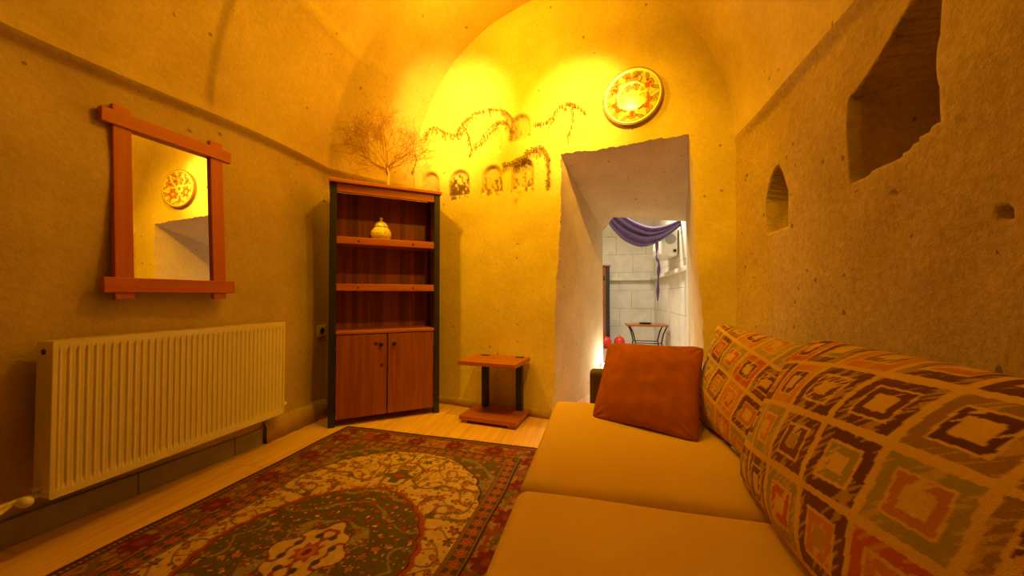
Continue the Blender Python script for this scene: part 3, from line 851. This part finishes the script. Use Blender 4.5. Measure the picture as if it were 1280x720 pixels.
    s1 = (e > .253) & (e <= .268); c[s1] = tan; c[s1 & (np.abs(e-.260) < .003)] = dk; c[(np.abs(e-.269) < .002)] = dk
    b1 = (e > .195) & (e <= .253); c[b1] = np.array((.12, .085, .04))
    cell = .062; ft = (tang/cell) % 1-.5; fe = (e-.224)/cell; q = np.sqrt(ft**2+fe**2)/(.34*(1+.15*np.cos(6*np.arctan2(fe, ft))))
    c[b1 & (q < 1)] = red*1.05; c[b1 & (q < .5)] = orange; c[b1 & (q < .2)] = dk; c[b1 & (q > 1) & (q < 1.2)] = tan*.8
    s2 = (e > .178) & (e <= .195); c[s2] = tan; c[s2 & (np.abs(e-.1865) < .003)] = dk; c[np.abs(e-.178) < .002] = dk
    b2 = (e > .052) & (e <= .177); c[b2] = tan*.95
    vines(b2, 48, .22, green*1.3, 25); vines(b2, 60, .20, red*.9, 41); flowers(b2, .045, .006, .012, [red, brown, orange, green], 43)
    cell = .27; ft = ((tang/cell) % 1-.5)*cell; fe = e-.115; an = np.arctan2(fe, ft); q = np.sqrt(ft**2+fe**2)/(.043*(1+.5*np.abs(np.cos(4*an))))
    c[b2 & (q < 1)] = dred; c[b2 & (q < .35)] = red*.8
    s3 = (e > .018) & (e <= .052); c[s3] = brown*.8; ck = ((tang/.016) % 1 < .5) & (np.abs(e-.035) < .008); c[s3 & ck] = tan*.9
    c[np.abs(e-.052) < .002] = dk
    c[e <= .018] = dk*1.3
    g = 1+.10*wn(p0, 160, 3)[..., None]
    return np.clip(c*g*np.array((.66, .60, .60)), 0, 1)
def rug():
    nu_, nv_ = 391, 576
    u = np.linspace(-.78, .78, nu_); v = np.linspace(-1.15, 1.15, nv_)
    U, Vv = np.meshgrid(u, v, indexing='ij')
    col = rug_color(U, Vv)
    X = U+.006*np.sin(Vv*4)+.003*np.sin(Vv*13); Y = Vv+.004*np.sin(U*9)
    Z = .010+.0015*wn(np.stack([X, Y, 0*X], -1), 6, 5)+.0008*rng.rand(*X.shape)
    Z[0, :] = Z[-1, :] = .001; Z[:, 0] = Z[:, -1] = .001
    t_ = thing('rug', 'oriental rug with cream and green medallion lying on the floor in front of bookcase', 'rug', (-1.08, 1.155, 0), math.radians(-1.8))
    grid_obj('pile', np.stack([X, Y, Z], -1), M_rug, t_, cols=col)
    bm = bmesh.new(); random.seed(5)
    for s in (-1, 1):
        for i in range(260):
            x = -.775+i*.00597; ln = random.uniform(.012, .028)
            q = (x, s*1.149, .006); tube(bm, [q, (x+random.uniform(-.006, .006), s*(1.149+ln*.6), .004), (x+random.uniform(-.01, .01), s*(1.149+ln), .002)], [.0016, .0012, .0008], 3)
    obj('fringe', bm, plain('rug_fringe', (.42, .28, .13), .9), t_, kind='stuff')
rug()

# ------------------------------------------------------------------ sofa
sf = thing('sofa', 'mustard yellow two-seat sofa along the right wall', 'sofa', (.3, 1.0, 0))
def rbox(x0, x1, y0, y1, z0, z1, r, crown=.012, nx=60, ny=80, seed=0, slump=0.0):
    """soft cushion: closed grid wrapped over a rounded box"""
    c = np.array([(x0+x1)/2, (y0+y1)/2, (z0+z1)/2]); h = np.array([(x1-x0)/2, (y1-y0)/2, (z1-z0)/2])
    bm = bmesh.new(); bmesh.ops.create_cube(bm, size=2)
    bmesh.ops.subdivide_edges(bm, edges=bm.edges[:], cuts=30, use_grid_fill=True)
    for v in bm.verts:
        p = np.array(v.co)
        # spread samples to the edges
        p = np.sign(p)*(1-(1-np.abs(p))**1.3)
        q = p*h
        inner = np.clip(q, -(h-r), h-r); d = q-inner; l = np.linalg.norm(d)
        # project on rounded box
        if l > 1e-9:
            on = np.isclose(np.abs(p), 1); dd = d/l; q = inner+dd*r
        e2 = (1-(abs(p[0]))**4)*(1-(abs(p[1]))**4)
        if p[2] > 0: q[2] += crown*e2*p[2]
        n_ = noise.noise(Vector((q[0]*4+seed, q[1]*4, q[2]*3)))*.004
        q[2] += n_
        v.co = Vector(q+c)
    return bm
sofa_M = Matrix.Translation((-.3, -1.0, 0))
def sob(name, bm, mat, smooth_=True, **k):
    bm.transform(sofa_M); return obj(name, bm, mat, sf, smooth=smooth_, **k)
sob('base', bx(-.17, .84, .10, 1.92, .07, .27), M_sofa, False, bevel=.02, seg=3)
sob('seat_cushion', rbox(-.235, .48, 1.043, 1.925, .272, .425, .035, .010, seed=1), M_sofa)
sob('seat_cushion', rbox(-.235, .48, .155, 1.037, .272, .425, .035, .010, seed=5), M_sofa)
sob('back_frame', bx(.66, .84, .10, 1.92, .272, .66), M_sofad, False, bevel=.03, seg=3)
for (y0, y1) in ((1.94, 2.03), (.0, .09)):
    sob('armrest', bx(-.055, .84, y0, y1, .07, .585), M_sofad, False, bevel=.025, seg=4)
for x in (-.12, .76):
    for y in (.16, 1.84):
        bm = bmesh.new(); cyl(bm, (x, y, 0.0), (x, y, .072), .02, .028, seg=14); bm.transform(sofa_M); obj('leg', bm, M_dark, sf, smooth=False)
# ---- loose cushions
def pillow(BLc, BRc, TLc, TRc, th, n=120, m=120, seed=0, pinch=.07, colf=None, mat=None, name='cushion', parent=None, power=.5, origin=None):
    BLc, BRc, TLc, TRc = [np.array(q, float) for q in (BLc, BRc, TLc, TRc)]
    u = np.linspace(-1, 1, n); v = np.linspace(-1, 1, m); U, Vv = np.meshgrid(u, v, indexing='ij')
    pu = U*(1-pinch*(1-Vv**2)*(np.abs(U)**3)); pv = Vv*(1-pinch*(1-U**2)*(np.abs(Vv)**3))
    pu, pv = pu*(1-.05*np.abs(Vv)**8), pv*(1-.05*np.abs(U)**8)
    s, t = (pu+1)/2, (pv+1)/2
    B = BLc*((1-s)*(1-t))[..., None]+BRc*(s*(1-t))[..., None]+TLc*((1-s)*t)[..., None]+TRc*(s*t)[..., None]
    nrm = np.cross(BRc-BLc, TLc-BLc); nrm /= np.linalg.norm(nrm)
    prof = ((1-U**2)*(1-Vv**2)); prof = np.clip(prof, 0, 1)**power
    pos = np.stack([U*2, Vv*2, 0*U+seed], -1)
    wr = .010*wn(pos, 2.3, seed)*prof+.0035*wn(pos, 7, seed+9)*prof**.5
    # wrinkles near corners
    cr = np.exp(-((1-np.abs(U))**2+(1-np.abs(Vv))**2)/.10)*.006*np.sin(np.arctan2(1-np.abs(Vv), 1-np.abs(U))*12)
    front = B+nrm*(th*prof+wr+cr*prof**.3)[..., None]
    back = B-nrm*(th*.55*prof)[..., None]
    org = np.array(origin if origin is not None else (BLc+BRc)/2)
    cols = colf(s*1.0, t*1.0) if colf else None
    # seam edge identical in both; join as one mesh
    V = np.concatenate([front, back[:, ::-1][:, 1:]], 1)-org
    if cols is not None: cols = np.concatenate([cols, cols[:, ::-1][:, 1:]], 1)
    o = grid_obj(name, V, mat, parent, cols=cols)
    o.location = org
    bm = bmesh.new(); bm.from_mesh(o.data); bmesh.ops.remove_doubles(bm, verts=bm.verts, dist=1e-5); bm.to_mesh(o.data); bm.free(); o.data.shade_smooth()
    # piping round the seam
    return o
def fabric(scale_u, scale_v, seed, off=(0, 0), rot=0.0):
    def f(s, t):
        x0 = s*scale_u+off[0]; y0 = t*scale_v+off[1]
        x = x0*math.cos(rot)-y0*math.sin(rot); y = x0*math.sin(rot)+y0*math.cos(rot)
        def hsh(i, j, k):
            a = np.sin(i*127.1+j*311.7+k*74.7+seed)*43758.5453; return a-np.floor(a)
        pal = np.array([(.14, .042, .018), (.50, .10, .035), (.34, .26, .11), (.18, .06, .032), (.30, .17, .07), (.56, .21, .07), (.16, .046, .020), (.38, .29, .13)])
        c = np.zeros(s.shape+(3,))+np.array((.66, .43, .17))
        p = np.stack([x*60, y*60, 0*x], -1)
        jx = .004*wn(p, .9, 3); jy = .004*wn(p, .9, 21)
        cell = 1.0
        X = x/.128; Y = y/.136
        st = np.floor(Y) % 2*.0
        i, j = np.floor(X+st), np.floor(Y)
        big = hsh(i, j, 9) > .5
        fx = np.abs((X+st)-i-.5)+jx*6*0; fy = np.abs(Y-j-.5)
        fx = fx+jx*2.6; fy = fy+jy*2.6
        q = np.maximum(fx, fy)
        k1 = (hsh(i, j, 1)*8).astype(int) % 8; k2 = (hsh(i, j, 2)*8).astype(int) % 8; k2 = np.where(k2 == k1, (k1+3) % 8, k2)
        c1, c2 = pal[k1], pal[k2]
        # diagonal brush streaks
        sk = wn(np.stack([(x-y)*420, (x+y)*60, 0*x], -1), 1.0, 12)
        gapf = .43+.03*hsh(i, j, 4)
        m1 = (q < gapf) & (q > .29); m1s = m1 & (sk > -.25); c[m1s] = c1[m1s]
        m = m1 & (sk <= -.25); c[m] = c1[m]*.45+np.array((.66, .43, .17))*.55
        m2 = (q < .245) & (q > .13) & (sk > -.5) & big; c[m2] = c2[m2]
        m3 = (q < .255) & (q > .15) & (sk > -.6) & ~big; c[m3] = c2[m3]*.9
        m4 = (q < .12) & (hsh(i, j, 6) > .7); c[m4] = (c1*.4+np.array((.66, .43, .17))*.6)[m4]
        g = 1+.05*wn(np.stack([x*900, y*900, 0*x], -1), 1, 30)[..., None]
        return np.clip(c*g, 0, 1)
    return f
o = pillow((.415, 1.80, .425), (.50, 1.17, .425), (.57, 1.98, .850), (.745, 1.21, .80), .10, 230, 200, 3, .05, fabric(.80, .50, 2.0, (.05, .07), .18), M_fab, 'patterned_cushion')
tag(o, 'large patterned square-print back cushion in the middle of the sofa, behind rust pillow', 'cushion', None)
o = pillow((.405, 1.235, .425), (.41, .42, .425), (.625, 1.275, .855), (.70, .42, .845), .14, 260, 230, 8, .03, fabric(.88, .52, 11.0, (.03, .02), -.10), M_fab, 'patterned_cushion')
tag(o, 'large patterned square-print back cushion nearest the camera, at right edge', 'cushion', None)
o = pillow((-.045, 1.665, .430), (.355, 1.46, .430), (.035, 1.90, .742), (.475, 1.84, .742), .07, 110, 110, 14, .06, None, M_pill, 'throw_pillow')
tag(o, 'plain rust brown square pillow leaning on the far sofa arm', 'pillow')

# ------------------------------------------------------------------ things seen through the doorway
# step light low on the passage wall
sl = thing('recessed_light', 'tiny bright white lamp low at the end of the passage wall', 'lamp', (.045, 4.02, .23))
bm = bmesh.new(); bmesh.ops.create_uvsphere(bm, u_segments=16, v_segments=10, radius=.016); obj('bulb', bm, emis('bulb_glow', (1, .9, .7), 30), sl, smooth=True)
bm = bmesh.new(); cyl(bm, (-.02, 0, 0), (0.0, 0, 0), .024, seg=20); obj('housing', bm, M_plastic, sl)
# wardrobe with black frame
wd = thing('wardrobe', 'pine wardrobe with black frame seen through the doorway', 'wardrobe', (.02, 7.12, 0))
Wx0, Wx1, WH = -.55, .16, 1.56
for x in (Wx0, Wx1-.07):
    obj('post', bx(x, x+.07, 0, .3, 0, WH-.03), M_post, wd, bevel=.004)
obj('top_board', bx(Wx0-.02, Wx1+.02, -.03, .32, WH-.03, WH), M_woodh, wd, bevel=.004)
for x0, x1 in ((Wx0+.07, -.196), (-.19, Wx1-.07)):
    for z0, z1 in ((.05, .76), (.80, WH-.04)):
        d = obj('door', bx(x0, x1, .01, .03, z0, z1), M_wood, wd, bevel=.003)
        if z0 > .5:
            bm = bmesh.new()
            xx = x1-.10
            box(bm, xx-.09, xx+.08, -.002, .01, 1.27, 1.29); box(bm, xx+.06, xx+.08, -.002, .01, 1.27, 1.35); box(bm, xx-.09, xx-.07, -.002, .01, 1.19, 1.29); box(bm, xx-.02, xx, -.002, .01, 1.22, 1.29)
            obj('iron_handle', bm, M_dark, d)
obj('back_panel', bx(Wx0+.05, Wx1-.05, .03, .28, .04, WH-.04), M_backp, wd)
# balloons
M_ball = plain('red_rubber', (.80, .05, .03), .25)
for i, (px, py, zc, lab) in enumerate(((757, 425, 6.7, 'small red balloon on floor at the wardrobe door, left of the pair'), (774, 424, 6.68, 'small red balloon on floor at right foot of the wardrobe'))):
    p = P(px, py, zc); r = .098
    t_ = thing('balloon', lab, 'balloon', (p.x, p.y, 0), 0, 'red balloons by the wardrobe')
    bm = bmesh.new(); lathe(bm, [(.001, 2.25*r)]+[(r*math.sin(a), r*1.12-r*1.12*math.cos(a)) for a in np.linspace(PI*.98, .03, 18)], 24)
    obj('body', bm, M_ball, t_, smooth=True)
    bm = bmesh.new(); cyl(bm, (0, 0, 2.22*r), (0, 0, 2.22*r+.02), .004, .012, seg=10); obj('knot', bm, M_ball, t_)
# small table with curved iron legs
tc0 = P(808, 434, 5.7)
tb = thing('small_table', 'small wooden table on curved black iron legs in the far room corner', 'table', (tc0.x, tc0.y, 0), math.radians(2))
obj('tabletop', bx(-.31, .29, -.19, .19, .500, .525), M_woodh, tb, bevel=.004)
for sx in (-1, 1):
    for sy in (-1, 1):
        pts = [(sx*.27, sy*.15, .50), (sx*.22, sy*.15, .39), (sx*.19, sy*.15, .25), (sx*.21, sy*.15, .11), (sx*.27, sy*.16, .0)]
        bm = bmesh.new(); tube(bm, pts, .010, 8); obj('leg', bm, M_dark, tb, smooth=True)
for sy in (-1, 1):
    bm = bmesh.new(); tube(bm, [(-.195, sy*.15, .24), (.195, sy*.15, .24)], .007, 6); obj('stretcher', bm, M_dark, tb)
bt = thing('dish', 'flat dark dish lying on the small far table', 'dish', (tc0.x-.02, tc0.y, .525))
bm = bmesh.new(); lathe(bm, [(.001, 0), (.07, 0), (.10, .02), (.095, .022), (.06, .006), (.001, .006)], 24); obj('bowl', bm, M_dark, bt, smooth=True)
# heater / air unit on far right wall
ac = thing('air_conditioner', 'white rounded air unit mounted high on the far room right wall', 'air conditioner', (1.03, 5.55, 1.50))
bm = rbox(-.24, 0, -.33, .33, 0, .42, .05, 0); obj('housing', bm, M_plastic, ac, smooth=True)
bm = bmesh.new(); cyl(bm, (-.10, -.333, .24), (-.10, -.328, .24), .07, seg=24); obj('end_fan', bm, plain('grey_vent', (.35, .30, .28), .5), ac)
bm = bmesh.new(); cyl(bm, (-.05, -.36, .08), (-.05, -.32, .08), .02, seg=12); obj('pipe_cap', bm, M_dark, ac)
for i in range(4):
    obj('louvre', bx(-.247, -.238, -.28, .28, .05+i*.025, .062+i*.025), plain('louvre_white', (.6, .56, .5), .4) if i == 0 else bpy.data.materials['louvre_white'], ac)
# purple drape
def drape():
    M_pur = plain('purple_cloth', (.12, .065, .20), .6, var=.15, vscale=6, sheen=.1, bump=.2, bscale=200)
    n, m = 90, 60
    s = np.linspace(0, 1, n); t = np.linspace(0, 1, m); S, T = np.meshgrid(s, t, indexing='ij')
    def crv(pts, s_):
        pts = np.array([np.array(q) for q in pts]); k = np.linspace(0, 1, len(pts)); return np.stack([np.interp(s_, k, pts[:, c]) for c in range(3)], -1)
    zc = 4.75
    topc = [P(758, 248, zc), P(775, 262, zc), P(795, 276, zc), P(815, 284, zc), P(835, 281, zc), P(854, 273, zc)]
    botc = [P(748, 250, zc), P(762, 283, zc), P(780, 301, zc), P(802, 310, zc), P(826, 302, zc), P(854, 280, zc)]
    A, B = crv(topc, S), crv(botc, S)
    k = np.array([.25, .5, .25])
    for arr in (A, B):
        for _ in range(60):
            arr[1:-1] = arr[:-2]*.25+arr[1:-1]*.5+arr[2:]*.25
    V = A*(1-T)[..., None]+B*T[..., None]
    fold = .030*np.sin(T*24+2*S)*(.4+.6*np.sin(PI*S))+.02*np.sin(T*11+5*S)
    V[..., 1] += fold-.08*np.sin(PI*T)*np.sin(PI*S)
    t_ = thing('curtain_swag', 'purple cloth draped in a swag beyond the doorway arch', 'curtain', (0, 0, 0))
    o = grid_obj('swag', V, M_pur, t_); md = o.modifiers.new('s', 'SOLIDIFY'); md.thickness = .004
    bm = bmesh.new(); p = [P(822, 300, 4.7), P(821, 322, 4.72), P(824, 330, 4.7), P(823, 350, 4.7), P(822, 376, 4.7)]
    a_ = np.array(p); V2 = np.zeros((len(p)*6, 5, 3))
    for i in range(len(p)*6):
        q = crv(p, np.array([i/(len(p)*6-1)]))[0]
        for j in range(5):
            V2[i, j] = q+np.array([(j-2)*.007*(1+.5*math.sin(i*.8)), .006*math.sin(j*1.5+i*.3), 0])
    o = grid_obj('hanging_tie', V2, M_pur, t_); md = o.modifiers.new('s', 'SOLIDIFY'); md.thickness = .003
    bm = bmesh.new(); cyl(bm, P(735, 262, 4.76), P(858, 277, 4.76), .01, seg=8)
drape()
